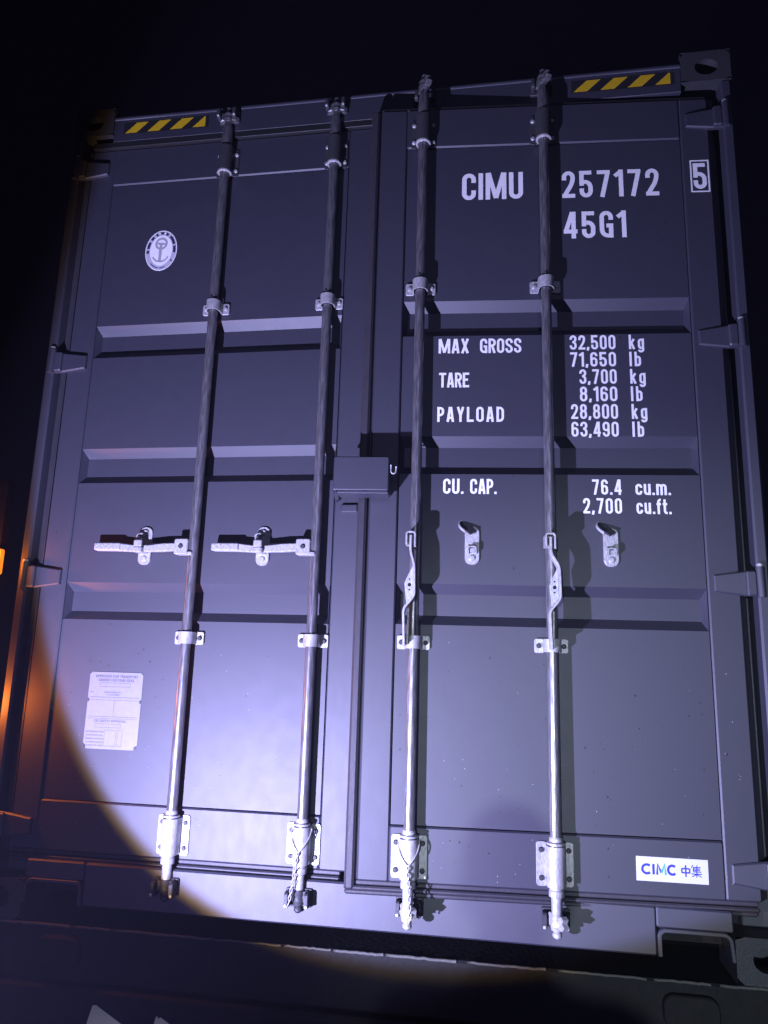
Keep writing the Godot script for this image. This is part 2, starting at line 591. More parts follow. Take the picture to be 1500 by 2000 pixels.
func rear_frame() -> void:
	for s in [-1, 1]:
		casting(1.057 if s > 0 else -1.219, 2.779, Vector2(.002 * s, -.004))
		casting(1.057 if s > 0 else -1.219, -.03, Vector2(.0, .004))
		var st := mb()                       # J-section post: outer flange, web behind, inner return
		box(st, Vector3(1.182, .09, -.13), Vector3(1.217, 2.778, -.002), .006)
		box(st, Vector3(1.10, .09, -.15), Vector3(1.181, 2.778, -.09), .004)
		if s < 0:
			put("corner_post", st, M.frame, container, Transform3D(Basis(Vector3(-1, 0, 0), Vector3.UP, Vector3(0, 0, 1)), Vector3.ZERO))
		else:
			put("corner_post", st, M.frame, container)
	# header: box beam with a rounded drip rail along its top
	var hd := mb()
	box(hd, Vector3(-1.056, 2.748, -.12), Vector3(1.056, 2.846, -.006), .002)
	var lip := []
	for i in 9:
		lip.append(Vector3(lerpf(-1.055, 1.055, i / 8.0), 2.8515, -.014))
	tube(hd, lip, .0115, 10)
	box(hd, Vector3(-1.056, 2.846, -.12), Vector3(1.056, 2.862, -.018), .003)
	var header := put("header", hd, M.frame, container)
	for s in [-1, 1]:
		var x0 := -1.008 if s < 0 else .693
		var b := mb()
		flat(b, rect(x0 - .006, 2.780, x0 + .342, 2.830), 0.0)
		put("warning_strip", b, M.black, header, Transform3D(Basis(), Vector3(0, 0, -.0055)))
		for k in 4:
			var y := mb()
			var a := x0 + k * .0925
			var p := PackedVector2Array([Vector2(a, 2.783), Vector2(a + .048, 2.783), Vector2(a + .095, 2.827), Vector2(a + .047, 2.827)])
			if k == 3:
				p = PackedVector2Array([Vector2(a, 2.783), Vector2(a + .051, 2.783), Vector2(a + .051, 2.827), Vector2(a + .046, 2.827)])
			flat(y, p, 0.0)
			put("yellow_stripe", y, M.yellow, header, Transform3D(Basis(), Vector3(0, 0, -.005)))
	# sill: with a recessed pocket near each end, built of the pieces round the pockets
	var sl := mb()
	var zf := -.002
	box(sl, Vector3(-.855, .022, -.14), Vector3(.855, .148, zf), .005)
	for s in [-1, 1]:
		var a := .8555 if s > 0 else -1.056
		var b := 1.056 if s > 0 else -.8555
		box(sl, Vector3(a, .094, -.14), Vector3(b, .148, zf), .004)
	var sill := put("sill", sl, M.frame, container)
	for s in [-1, 1]:
		var rim := mb()
		var pts := [Vector2(.862, .022), Vector2(.862, .089), Vector2(1.046, .089), Vector2(1.052, .022)]
		if s < 0:
			pts = [Vector2(-.862, .022), Vector2(-.862, .089), Vector2(-1.046, .089), Vector2(-1.052, .022)]
		bar(rim, pts, .011, -.075, .003, .018, .002)
		put("pocket_rim", rim, M.frame, sill)

func door(s: int) -> void:
	var xf := ajar if s > 0 else Transform3D()
	var d := node("door", container, xf, "right rear door, slightly ajar" if s > 0 else "left rear door, closed")
	# measures for the right door; the left one mirrors them
	var xi := .111
	var xo := 1.046
	var x_in := .020 if s > 0 else .012
	var x_out := 1.140
	var yb := .325
	var yt := 2.567
	var y0 := .172
	var y1 := 2.722
	var fx := Transform3D() if s > 0 else Transform3D(Basis(Vector3(-1, 0, 0), Vector3.UP, Vector3(0, 0, 1)), Vector3.ZERO)
	var st := mb()
	box(st, Vector3(x_in, y0, ZD - .05), Vector3(xi, y1, ZD), .004)
	box(st, Vector3(xo, y0, ZD - .05), Vector3(x_out, y1, ZD), .004)
	put("frame_stile", split_half(0, x_in, xi, y0, y1), M.frame, d, fx)
	put("frame_stile", split_half(0, xo, x_out, y0, y1), M.frame, d, fx)
	put("frame_rail", split_half(1, xi + .0005, xo - .0005, y0, yb), M.frame, d, fx)
	put("frame_rail", split_half(1, xi + .0005, xo - .0005, yt, y1), M.frame, d, fx)
	# pressed sheet with three recessed corrugations, a narrow joint all round it
	var p := mb()
	var zp := ZD - .004
	var zr := zp - .030
	var a := xi + .003
	var b := xo - .003
	var e := .012
	var rows := [yb + .003]
	for c in [.968, 1.4445, 1.9175]:
		rows.append_array([c - .063, c - .033, c + .033, c + .063])
	rows.append(yt - .003)
	for k in rows.size() - 1:
		var ya: float = rows[k]
		var yc: float = rows[k + 1]
		var kind := k % 4                  # 0 flat sheet, 1 lower slope, 2 bottom of recess, 3 upper slope
		if kind == 0:
			quad(p, Vector3(a, ya, zp), Vector3(a, yc, zp), Vector3(b, yc, zp), Vector3(b, ya, zp))
			continue
		var za := zp if kind == 1 else zr
		var zc := zp if kind == 3 else zr
		var ia := a + (0.0 if kind == 1 else e)
		var ic := a + (0.0 if kind == 3 else e)
		var ja := b - (0.0 if kind == 1 else e)
		var jc := b - (0.0 if kind == 3 else e)
		quad(p, Vector3(ia, ya, za), Vector3(ic, yc, zc), Vector3(jc, yc, zc), Vector3(ja, ya, za))
		# ends
		if kind == 2:
			quad(p, Vector3(a, ya, zp), Vector3(a, yc, zp), Vector3(ic, yc, zr), Vector3(ia, ya, zr))
			quad(p, Vector3(ja, ya, zr), Vector3(jc, yc, zr), Vector3(b, yc, zp), Vector3(b, ya, zp))
		elif kind == 1:
			tri(p, Vector3(a, ya, zp), Vector3(a, yc, zp), Vector3(ic, yc, zr))
			tri(p, Vector3(b, ya, zp), Vector3(jc, yc, zr), Vector3(b, yc, zp))
		else:
			tri(p, Vector3(a, ya, zp), Vector3(a, yc, zp), Vector3(ia, ya, zr))
			tri(p, Vector3(b, ya, zp), Vector3(ja, ya, zr), Vector3(b, yc, zp))
	put("corrugated_panel", p, M.paint, d, fx)
	var back := mb()
	box(back, Vector3(xi - .01, yb - .01, ZD - .052), Vector3(xo + .01, yt + .01, ZD - .046), 0.0)
	put("panel_backing", back, M.steel_old, d, fx)
	# rubber gasket: outer lip, top lip, bottom lip; on the right door also the overlapping centre lip
	var g := mb()
	var lipp := func(t: SurfaceTool, q: Array, along: Vector3, far: Vector3) -> void:
		for i in q.size() - 1:
			var v0: Vector3 = q[i]
			var v1: Vector3 = q[i + 1]
			quad(t, v0, v0 + along, v1 + along, v1)
	if s < 0:
		lipp.call(g, [Vector3(x_out, y0, ZD), Vector3(x_out + .012, y0, ZD - .006), Vector3(x_out + .03, y0, ZD - .012), Vector3(1.176, y0, ZD - .022), Vector3(1.178, y0, ZD - .06)], Vector3(0, y1 - y0, 0), Vector3.ZERO)
	else:
		lipp.call(g, [Vector3(x_out, y0, ZD - .004), Vector3(x_out + .012, y0, ZD - .025), Vector3(1.172, y0, ZD - .05), Vector3(1.176, y0, ZD - .08)], Vector3(0, y1 - y0, 0), Vector3.ZERO)
	put("side_gasket", g, M.rubber, d, fx)
	var gb := mb()
	var left := .046 if s < 0 else -.017
	box(gb, Vector3(left, .158, ZD - .05), Vector3(1.135, .1715, ZD - .012), .003)
	box(gb, Vector3(left, .146, ZD - .05), Vector3(1.135, .1575, ZD - .002), .004)
	box(gb, Vector3(left, .130, ZD - .05), Vector3(1.135, .1455, ZD - .016), .005)
	put("bottom_gasket", gb, M.rubber, d, fx)
	var gt := mb()
	box(gt, Vector3(x_in, 2.7225, ZD - .05), Vector3(1.135, 2.7475 if s < 0 else 2.7325, ZD + (.0145 if s < 0 else -.004)), .001)
	put("top_gasket", gt, M.black, d, fx)
	if s > 0:
		var gc := mb()
		box(gc, Vector3(-.0165, .146, ZD - .05), Vector3(.0125, 2.722, ZD + .004), .007)
		box(gc, Vector3(.013, .172, ZD - .05), Vector3(.0195, 2.722, ZD - .012), .001)
		put("centre_gasket", gc, M.rubber, d, fx)
	# beads of water on the lower half
	var w := mb()
	for i in 60:
		var x := rng.randf_range(xi + .02, x_out - .02)
		var y := .18 + absf(rng.randfn(0.0, .33))
		if y < y0 or y > 1.0 or (y > .88 and y < 1.04) or absf(y - yb) < .02:
			continue
		var r := rng.randf_range(.0007, .0015)
		var z := ZD if y < yb or x > xo else zp
		lathe(w, [[r, 0.0], [r * .7, r * .5], [0.0, r * .8]], 7, Transform3D(Basis(Vector3.RIGHT, PI / 2), Vector3(x, y, z)))
	put("water_beads", w, M.water, d, fx).set_meta("kind", "stuff")
	var sp := mb()
	for i in 70:
		var px := rng.randf_range(xi + .02, x_out - .02)
		var py := rng.randf_range(y0 + .01, 2.5) if i > 45 else rng.randf_range(y0 + .01, .8)
		var low := false
		for c in [.968, 1.4445, 1.9175]:
			low = low or absf(py - c) < .07
		if low or absf(py - yb) < .012 or absf(px - xo) < .012:
			continue
		var pr := rng.randf_range(.0012, .0030)
		flat(sp, disc(Vector2(px, py), pr, pr * rng.randf_range(.6, 1.6), 7, rng.randf()), (ZD if py < yb or px > xo else zp) + .0003)
	put("dirt_specks", sp, M.black, d, fx).set_meta("kind", "stuff")

func split_half(kind: int, x0: float, x1: float, y0: float, y1: float) -> SurfaceTool:   # one member of a door frame
	var st := mb()
	box(st, Vector3(x0, y0, ZD - .045), Vector3(x1, y1, ZD), .0045)
	return st

func left_door_marks() -> void:
	var d: Node3D = container.get_node("door")
	var zp := ZD - .004
	# oval emblem
	var c := Vector2(-.818, 2.277)
	var em := Transform3D(Basis(), Vector3(0, 0, zp))
	var st := mb()
	flat(st, disc(c, .063, .083, 48), .0005)
	var badge := put("emblem", st, M.white, d, em)
	var rg := mb()
	stroke(rg, disc(c, .0525, .0710, 48), .0165, .0007, true)
	put("emblem_ring", rg, M.emblem_band, d, em)
	for seg in [[62, 118], [128, 141], [150, 172], [178, 188], [20, 52], [-8, 14], [-38, -34], [226, 262], [268, 292]]:
		var q := PackedVector2Array()
		for i in 9:
			var t := deg_to_rad(lerpf(seg[0], seg[1], i / 8.0))
			q.append(c + Vector2(cos(t) * .0525, sin(t) * .0715))
		var dk := mb()
		stroke(dk, q, .010 if seg[0] < 200 else .0035, .0009)
		put("emblem_mark", dk, M.emblem_dark, d, em)
	var gy := mb()
	stroke(gy, disc(c + Vector2(-.001, .028), .021, .021, 20), .008, .0010, true)
	stroke(gy, PackedVector2Array([c + Vector2(-.002, .03), c + Vector2(-.003, -.045)]), .011, .0011)
	stroke(gy, PackedVector2Array([c + Vector2(-.018, .03), c + Vector2(.018, .024)]), .007, .0012)
	var fl := PackedVector2Array()
	for i in 11:
		var t := deg_to_rad(lerpf(205, 335, i / 10.0))
		fl.append(c + Vector2(cos(t) * .033, -.012 + sin(t) * .034))
	stroke(gy, fl, .006, .0013)
	put("emblem_anchor", gy, M.emblem_grey, d, em)
	var dots := mb()
	for t in [78.0, 103.0]:
		flat(dots, disc(c + Vector2(cos(deg_to_rad(t)) * .0525, sin(deg_to_rad(t)) * .0715), .005, .004, 12), .0013)
	put("emblem_dot", dots, M.white, d, em)
	# approval plate of pale metal with notched edges and two rivets each side
	var x0 := -.918
	var x1 := -.729
	var y0 := .488
	var y1 := .733
	var n := .006
	var pl := PackedVector2Array([Vector2(x0 + .01, y0), Vector2(x1 - .012, y0), Vector2(x1 - .010, y0 + .012), Vector2(x1, y0 + .016), Vector2(x1, .634), Vector2(x1 - n, .637), Vector2(x1 - n, .645), Vector2(x1, .648), Vector2(x1, y1 - .008), Vector2(x1 - .008, y1),
		Vector2(x0 + .008, y1), Vector2(x0, y1 - .008), Vector2(x0, .650), Vector2(x0 + n, .647), Vector2(x0 + n, .639), Vector2(x0, .636), Vector2(x0, y0 + .018), Vector2(x0 + .008, y0 + .012)])
	var ps := mb()
	prism(ps, pl, zp, zp + .0025, .0005)
	put("approval_plate", ps, M.plate, d)
	var ink := mb()
	var zt := zp + .0029
	for r in [[.652, -.91, -.737, .0012], [.643, -.91, -.737, .0008], [.590, -.912, -.737, .0012], [.584, -.912, -.737, .0008]]:
		stroke(ink, PackedVector2Array([Vector2(r[1], r[0]), Vector2(r[2], r[0])]), r[3], zt)
	stroke(ink, PackedVector2Array([Vector2(-.822, .640), Vector2(-.822, .592)]), .001, zt + .0002)
	for f in [[-.878, .686, -.772, .698], [-.882, .556, -.792, .567], [-.846, .498, -.806, .548], [-.800, .498, -.785, .548]]:
		stroke(ink, PackedVector2Array([Vector2(f[0], f[1]), Vector2(f[2], f[1]), Vector2(f[2], f[3]), Vector2(f[0], f[3])]), .0008, zt + .0003, true)
	put("plate_rule", ink, M.plate_ink, d)
	for r in [["APPROVED FOR TRANSPORT", -.897, .715, .0085, .150], ["UNDER CUSTOMS SEAL", -.885, .703, .0085, .126], ["CSC SAFETY APPROVAL", -.888, .573, .0075, .113],
		["DATE MANUFACTURED", -.911, .540, .0042, .062], ["IDENTIFICATION NO.", -.911, .529, .0042, .060], ["MAXIMUM GROSS MASS", -.911, .518, .0042, .063], ["ALLOWABLE STACKING", -.911, .507, .0042, .063], ["RACKING TEST FORCE", -.911, .497, .0042, .063],
		["TYPE", -.912, .666, .004, .012], ["MANUFACTURER'S NO.", -.862, .666, .004, .06], ["OF THE CONTAINER", -.852, .658, .004, .045]]:
		printed(r[0], Vector3(r[1], r[2], zt + .0001), r[3], r[4], M.plate_ink, d)
	for q in [[x0 + .004, .643], [x1 - .004, .641], [x1 - .006, y0 + .007], [x0 + .004, y0 + .008]]:
		var rv := mb()
		lathe(rv, [[.0032, 0.0], [.0026, .0016], [0.0, .0022]], 8, Transform3D(Basis(Vector3.RIGHT, PI / 2), Vector3(q[0], q[1], zp)))
		put("rivet", rv, M.cast, d)

func printed(text: String, at: Vector3, h: float, w: float, m: Material, parent: Node) -> void:
	var f := SystemFont.new()
	f.font_names = PackedStringArray(["Droid Sans"])
	f.font_weight = 700
	var t := TextMesh.new()
	t.text = text
	t.font = f
	t.font_size = 64
	t.pixel_size = 0.001
	t.depth = 0.0
	t.curve_step = 3.0
	t.horizontal_alignment = HORIZONTAL_ALIGNMENT_LEFT
	t.vertical_alignment = VERTICAL_ALIGNMENT_BOTTOM
	var bb := t.get_aabb()
	var o := MeshInstance3D.new()
	o.mesh = t
	o.material_override = m
	var sx := w / maxf(bb.size.x, .001)
	var sy := h / maxf(bb.size.y, .001)
	o.transform = Transform3D(Basis.from_scale(Vector3(sx, sy, 1)), at - Vector3(bb.position.x * sx, bb.position.y * sy, 0))
	o.name = numbered(parent, "plate_lettering")
	parent.add_child(o, true)

func lettering(text: String, x0: float, x1: float, y: float, h: float, d: Node3D, gap := 0.12) -> void:
	var st := mb()
	words(st, text, x0, x1, y, h, gap)
	put("lettering", st, M.white, d, Transform3D(Basis(), Vector3(0, 0, ZD - .004)))

func right_door_marks() -> void:
	var d: Node3D = container.get_node("door_001")
	lettering("CIMU", .306, .514, 2.358, .103, d, .09)
	lettering("257172", .646, .967, 2.355, .103, d, .17)
	lettering("45G1", .648, .854, 2.202, .100, d, .16)
	var st := mb()
	words(st, "5", 1.080, 1.122, 2.372, .098)
	stroke(st, PackedVector2Array([Vector2(1.0725, 2.3625), Vector2(1.1295, 2.3625), Vector2(1.1295, 2.479), Vector2(1.0725, 2.479)]), .005, .0005, true)
	put("boxed_digit", st, M.white, d, Transform3D(Basis(), Vector3(0, 0, ZD)))
	lettering("MAX", .233, .333, 1.793, .051, d, .08)
	lettering("GROSS", .369, .503, 1.793, .051, d, .08)
	lettering("TARE", .236, .334, 1.674, .051, d, .06)
	lettering("PAYLOAD", .232, .446, 1.556, .051, d, .16)
	var y := 1.8015
	for r in [["32,500", .659, "kg"], ["71,650", .659, "lb"], ["3,700", .687, "kg"], ["8,160", .687, "lb"], ["28,800", .658, "kg"], ["63,490", .658, "lb"]]:
		lettering(r[0], r[1], .804, y, .050, d, .13)
		lettering(r[2], .8465, .894 if r[2] == "kg" else .882, y, .050, d, .2)
		y -= .0591
	lettering("CU.", .254, .318, 1.3175, .049, d, .1)
	lettering("CAP.", .339, .422, 1.3175, .049, d, .08)
	lettering("76.4", .717, .806, 1.318, .049, d, .15)
	lettering("cu.m.", .848, .954, 1.318, .049, d, .1)
	lettering("2,700", .688, .805, 1.258, .049, d, .15)
	lettering("cu.ft.", .849, .953, 1.258, .049, d, .12)
	# maker's sticker
	var s := mb()
	prism(s, PackedVector2Array([Vector2(.8055, .2135), Vector2(1.0, .2115), Vector2(1.0005, .275), Vector2(.806, .277)]), ZD, ZD + .001)
	put("maker_sticker", s, M.sticker, d)
	var z := ZD + .0012
	var b := mb()
	var arc := func(cx: float, cy: float, rx: float, ry: float) -> PackedVector2Array:
		var q := PackedVector2Array()
		for i in 17:
			var t := deg_to_rad(lerpf(48, 312, i / 16.0))
			q.append(Vector2(cx + cos(t) * rx, cy + sin(t) * ry))
		return q
	stroke(b, arc.call(.8345, .2445, .0125, .0115), .0064, z)
	stroke(b, PackedVector2Array([Vector2(.8525, .2310), Vector2(.8525, .2580)]), .0064, z)
	stroke(b, PackedVector2Array([Vector2(.8620, .2310), Vector2(.8640, .2580), Vector2(.8735, .2360)]), .0060, z)
	stroke(b, arc.call(.9035, .2445, .0115, .0115), .0064, z)
	# two characters
	var k := 0
	for q in [[.929, .2505, .929, .2385], [.929, .2500, .950, .2500], [.950, .2505, .950, .2385], [.929, .2395, .950, .2395], [.9395, .2590, .9395, .2290],
		[.9590, .2600, .9550, .2530], [.9600, .2545, .9600, .2425], [.9600, .2545, .9800, .2545], [.9600, .2507, .9780, .2507], [.9600, .2469, .9780, .2469], [.9600, .2430, .9810, .2430], [.9700, .2600, .9690, .2375], [.9540, .2375, .9830, .2375], [.9685, .2375, .9685, .2285], [.9670, .2360, .9560, .2300], [.9700, .2360, .9815, .2300]]:
		stroke(b, PackedVector2Array([Vector2(q[0], q[1]), Vector2(q[2], q[3])]), .0038 if k < 5 else .0025, z + .00005 * (k % 5))
		k += 1
	put("sticker_lettering", b, M.blue_ink, d)
	var cy := mb()
	stroke(cy, PackedVector2Array([Vector2(.8735, .2360), Vector2(.8830, .2580), Vector2(.8850, .2310)]), .0060, z + .0001)
	put("sticker_lettering", cy, M.cyan_ink, d)

func bolt(parent: Node, at: Vector3, r := .0085, h := .008, m: Material = null) -> void:
	var st := mb()
	lathe(st, [[r, 0.0], [r, h * .55], [r * .72, h], [0.0, h * 1.1]], 12, Transform3D(Basis(Vector3.RIGHT, PI / 2), at))
	put("bolt", st, m if m else M.zinc, parent)

func hinges() -> void:
	for s in [-1, 1]:
		var k := 0
		for y in [2.636, 1.838, 1.050, .246]:
			var h := node("hinge", container)
			var st := mb()
			var fx := Transform3D() if s > 0 else Transform3D(Basis(Vector3(-1, 0, 0), Vector3.UP, Vector3(0, 0, 1)), Vector3.ZERO)
			# strap on the door, narrowing away from the post
			var p := PackedVector2Array([Vector2(1.062, y - .028), Vector2(1.150, y - .040), Vector2(1.206, y - .040), Vector2(1.206, y + .042), Vector2(1.150, y + .034), Vector2(1.062, y + .022)])
			prism(st, p, ZD + .001, ZD + .016, .004, fx)
			put("strap", st, M.frame, h)
			var kn := mb()
			box(kn, Vector3(1.150, y - .040, ZD + .016), Vector3(1.178, y + .034, ZD + .030), .004, fx)
			lathe(kn, [[0.0, -.044], [.013, -.044], [.013, .046], [0.0, .046]], 14, fx * Transform3D(Basis(), Vector3(1.190, y, ZD + .022)))
			put("knuckle", kn, M.frame, h)
			var pin := mb()
			lathe(pin, [[0.0, .046], [.010, .046], [.010, .054], [.006, .058], [0.0, .058]], 12, fx * Transform3D(Basis(), Vector3(1.190, y, ZD + .022)))
			put("pin", pin, M.zinc, h)
			k += 1

func lock_gear() -> void:
	var idx := 0
	for xr in [-.578, -.160, .170, .582]:
		var open: bool = xr > 0.0
		var xf := ajar if open else Transform3D()
		var rod_label: String = ["outer lock rod of the left door", "inner lock rod of the left door", "inner lock rod of the right door", "outer lock rod of the right door"][idx]
		var rod := node("lock_rod", container, xf, rod_label)
		var za := ZD + .030
		var st := mb()
		lathe(st, [[.0164, .19], [.0164, 2.60]], 24, Transform3D(Basis(), Vector3(xr, 0, za)))
		put("rod_tube", st, M.rod, rod)
		# collars at both ends, necks beyond them
		var c := mb()
		lathe(c, [[.0172, .322], [.0188, .318], [.0192, .186], [.0215, .183], [.0215, .168], [.0150, .165], [.0145, .118]], 24, Transform3D(Basis(), Vector3(xr, 0, za)))
		put("collar", c, M.zinc, rod)
		c = mb()
		lathe(c, [[.0172, 2.556], [.0205, 2.560], [.0205, 2.70], [.0180, 2.745], [.0145, 2.765], [.0140, 2.79]], 24, Transform3D(Basis(), Vector3(xr, 0, za)))
		put("collar", c, M.rod, rod)
		# bearing plates: two flanges and a saddle over the collar
		for e in [[.186, .304, .052], [2.560, 2.672, .043]]:
			for sgn in [-1, 1]:
				var f := mb()
				var x0: float = xr + sgn * .022
				var x1: float = xr + sgn * e[2]
				prism(f, rect(minf(x0, x1), e[0], maxf(x0, x1), e[1], .008, 3), ZD + .0005, ZD + .0055, .001)
				put("bearing_plate", f, M.zinc if e[0] < 1.0 else M.cast, rod)
				for yy in [e[0] + .022, e[1] - .022]:
					bolt(rod, Vector3(xr + sgn * (.022 + e[2]) * .52, yy, ZD + .0055), .0075, .006, M.cast if e[0] < 1.0 else M.zinc)
			var sd := mb()
			saddle(sd, xr, e[0] + .006, e[1] - .006, za, .0222)
			put("saddle", sd, M.zinc if e[0] < 1.0 else M.cast, rod)
			var ring := mb()
			lathe(ring, [[.019, 0.0], [.0262, .002], [.0262, .007], [.020, .010]], 24, Transform3D(Basis(), Vector3(xr, e[1] - .004 if e[0] < 1.0 else e[0] - .004, za)))
			put("ring", ring, M.zinc, rod)
		# intermediate guides
		for yg in [2.020, .850]:
			for sgn in [-1, 1]:
				var f := mb()
				var x0: float = xr + sgn * .020
				var x1: float = xr + sgn * .050
				prism(f, rect(minf(x0, x1), yg - .021, maxf(x0, x1), yg + .021, .006, 3), ZD + .0005, ZD + .0055, .001)
				put("guide_plate", f, M.zinc, rod)
				bolt(rod, Vector3(xr + sgn * .037, yg, ZD + .0055), .0075, .007, M.cast if yg < 1.0 else M.zinc)
			var sd := mb()
			saddle(sd, xr, yg - .019, yg + .019, za, .0215)
			put("guide_saddle", sd, M.zinc, rod)
			bolt(rod, Vector3(xr - .004, yg + (.0 if yg < 1.0 else .03), za + .0165), .0034, .0055, M.cast)
		# cams: a hub with two horns; turned outwards on the open door
		for e in [0, 1]:
			var up := 1.0 if e == 1 else -1.0
			var yc := 2.795 if e == 1 else .104
			var cm := mb()
			var turn := Transform3D(Basis(Vector3.UP, deg_to_rad(-62.0 if open else 0.0)), Vector3(xr, yc, za))
			lathe(cm, [[0.0, -.024], [.016, -.022], [.019, -.010], [.017, .0], [.019, .010], [.014, .022], [0.0, .024]], 14, turn)
			for sg in [-1, 1]:
				prism(cm, PackedVector2Array([Vector2(sg * .008, -.014), Vector2(sg * .030, -.017), Vector2(sg * .040, -.006), Vector2(sg * .030, .002), Vector2(sg * .036, .013), Vector2(sg * .026, .019), Vector2(sg * .008, .015)]), -.011, .009, .003, turn)
			lathe(cm, [[.013, .0], [.013, .020], [.009, .026], [.010, .034], [.005, .040], [0.0, .041]] if e == 1 else [[0.0, -.041], [.006, -.040], [.013, -.034], [.013, -.026], [.009, -.02], [.013, 0.0]], 12, Transform3D(Basis(), Vector3(xr, yc + up * .004, za)))
			put("cam", cm, M.zinc if e == 0 and open else M.cast if e == 0 else M.rod, rod)
		if open:
			open_handle(rod, xr, idx)
		else:
			closed_handle(rod, xr)
		retainer(xr - .187 if not open else (.346 if idx == 2 else .767), open, xf)
		# keepers on header and sill
		for e in [0, 1]:
			var kp := node("cam_keeper", container)
			var yk := 2.802 if e == 1 else .100
			var pt := mb()
			prism(pt, rect(xr - .040, yk - .026, xr + .040, yk + .026, .006, 2), -.003, .006, .002)
			put("keeper_plate", pt, M.cast, kp)
			for sg in [-1, 1]:
				var lg := mb()
				var x0: float = xr + sg * .030
				prism(lg, rect(-.042, -.022, -.004, .020, .010, 3), x0 - .006, x0 + .006, .002, Transform3D(Basis(Vector3(0, 0, -1), Vector3(0, 1, 0), Vector3(1, 0, 0)), Vector3(0, yk, 0)))
				put("keeper_lug", lg, M.cast, kp)
				if not open or e == 0:
					bolt(kp, Vector3(x0 + sg * .001, yk - .016, .040), .005, .004, M.zinc)
		idx += 1

func saddle(st: SurfaceTool, x: float, y0: float, y1: float, zc: float, r: float) -> void:   # a strap bent over a rod
	var outer := PackedVector2Array()
	var inner := PackedVector2Array()
	outer.append(Vector2(-r - .004, ZD + .001 - zc))
	inner.append(Vector2(-r, ZD + .001 - zc))
	for i in 13:
		var t := PI - PI * i / 12.0
		outer.append(Vector2(cos(t) * (r + .004), sin(t) * (r + .004)))
		inner.append(Vector2(cos(t) * r, sin(t) * r))
	outer.append(Vector2(r + .004, ZD + .001 - zc))
	inner.append(Vector2(r, ZD + .001 - zc))
	for i in outer.size() - 1:
		var o0 := outer[i]
		var o1 := outer[i + 1]
		var n0 := inner[i]
		var n1 := inner[i + 1]
		st.set_smooth_group(2)
		quad(st, Vector3(x + o0.x, y0, zc + o0.y), Vector3(x + o0.x, y1, zc + o0.y), Vector3(x + o1.x, y1, zc + o1.y), Vector3(x + o1.x, y0, zc + o1.y))
		st.set_smooth_group(-1)
		quad(st, Vector3(x + o0.x, y0, zc + o0.y), Vector3(x + o1.x, y0, zc + o1.y), Vector3(x + n1.x, y0, zc + n1.y), Vector3(x + n0.x, y0, zc + n0.y))
		quad(st, Vector3(x + o0.x, y1, zc + o0.y), Vector3(x + n0.x, y1, zc + n0.y), Vector3(x + n1.x, y1, zc + n1.y), Vector3(x + o1.x, y1, zc + o1.y))

func closed_handle(rod: Node, xr: float) -> void:
	var y := 1.149
	var hub := mb()
	prism(hub, rect(xr - .062, y - .027, xr - .014, y + .026, .006, 2), ZD + .014, ZD + .048, .003)
	prism(hub, rect(xr - .016, y - .030, xr + .004, y - .018, .003, 2), ZD + .012, ZD + .054, .002)
	put("handle_hub", hub, M.zinc, rod)
	bolt(rod, Vector3(xr - .038, y, ZD + .048), .008, .005, M.cast)
	var h := mb()
	prism(h, PackedVector2Array([Vector2(xr - .060, y - .013), Vector2(xr - .060, y + .013), Vector2(xr - .105, y + .012), Vector2(xr - .160, y + .006), Vector2(xr - .215, y + .006), Vector2(xr - .262, y + .012), Vector2(xr - .340, y + .013), Vector2(xr - .352, y + .009), Vector2(xr - .353, y - .009), Vector2(xr - .345, y - .014), Vector2(xr - .262, y - .015), Vector2(xr - .200, y - .018), Vector2(xr - .105, y - .016)]), ZD + .020, ZD + .038, .003)
	prism(h, rect(xr - .352, y - .013, xr - .258, y + .012, .004, 2), ZD + .0385, ZD + .044, .003)
	prism(h, PackedVector2Array([Vector2(xr - .110, y + .012), Vector2(xr - .150, y + .014), Vector2(xr - .215, y + .008), Vector2(xr - .215, y + .004), Vector2(xr - .150, y + .006)]), ZD + .010, ZD + .024, .002)
	put("handle", h, M.zinc, rod)
	for i in 6:
		bolt(rod, Vector3(xr - .342 + .011 * i, y + .004 * (1.0 if i % 2 == 0 else -1.0), ZD + .0435), .0032, .002, M.zinc)

func open_handle(rod: Node, xr: float, idx: int) -> void:
	var o := -.010 if idx == 2 else -.006
	var x := xr + o
	var st := mb()           # forked hub
	bar(st, [Vector2(x - .013, 1.140), Vector2(x - .013, 1.178), Vector2(x + .013, 1.178), Vector2(x + .013, 1.132)], .006, ZD + .050, ZD + .086, .008, .0015)
	box(st, Vector3(x - .016, 1.140, ZD + .034), Vector3(x + .016, 1.176, ZD + .052), .002)
	put("handle_hub", st, M.zinc, rod)
	var h := mb()            # the lever, seen on its edge, hanging straight down
	var j := .012 if idx == 2 else .024
	bar(h, [Vector2(x, 1.168), Vector2(x, 1.118), Vector2(x + j, 1.078), Vector2(x + j + .002, .985), Vector2(x + j - .030, .946), Vector2(x + j - .026, .838)], .0075, ZD + .052, ZD + .088, .012, .0015)
	put("handle", h, M.zinc, rod)
	var b := mb()            # wider blade with three holes
	prism(b, PackedVector2Array([Vector2(x + j - .004, 1.078), Vector2(x + j - .018, 1.050), Vector2(x + j - .029, 1.024), Vector2(x + j - .026, .990), Vector2(x + j - .022, .962), Vector2(x + j - .002, .985)]), ZD + .066, ZD + .072, .001)
	put("handle_blade", b, M.zinc, rod)
	for q in [[1.018, .0055], [1.035, .0025], [1.003, .0025]]:
		var hl := mb()
		flat(hl, disc(Vector2(x + j - .014, q[0]), q[1], q[1], 14), ZD + .0726)
		put("hole", hl, M.hole, rod)
	var sp := mb()           # the leaf behind it
	bar(sp, [Vector2(x + j - .016, .950), Vector2(x + j - .018, .842)], .006, ZD + .046, ZD + .060, 0.0, .001)
	put("handle_leaf", sp, M.zinc, rod)

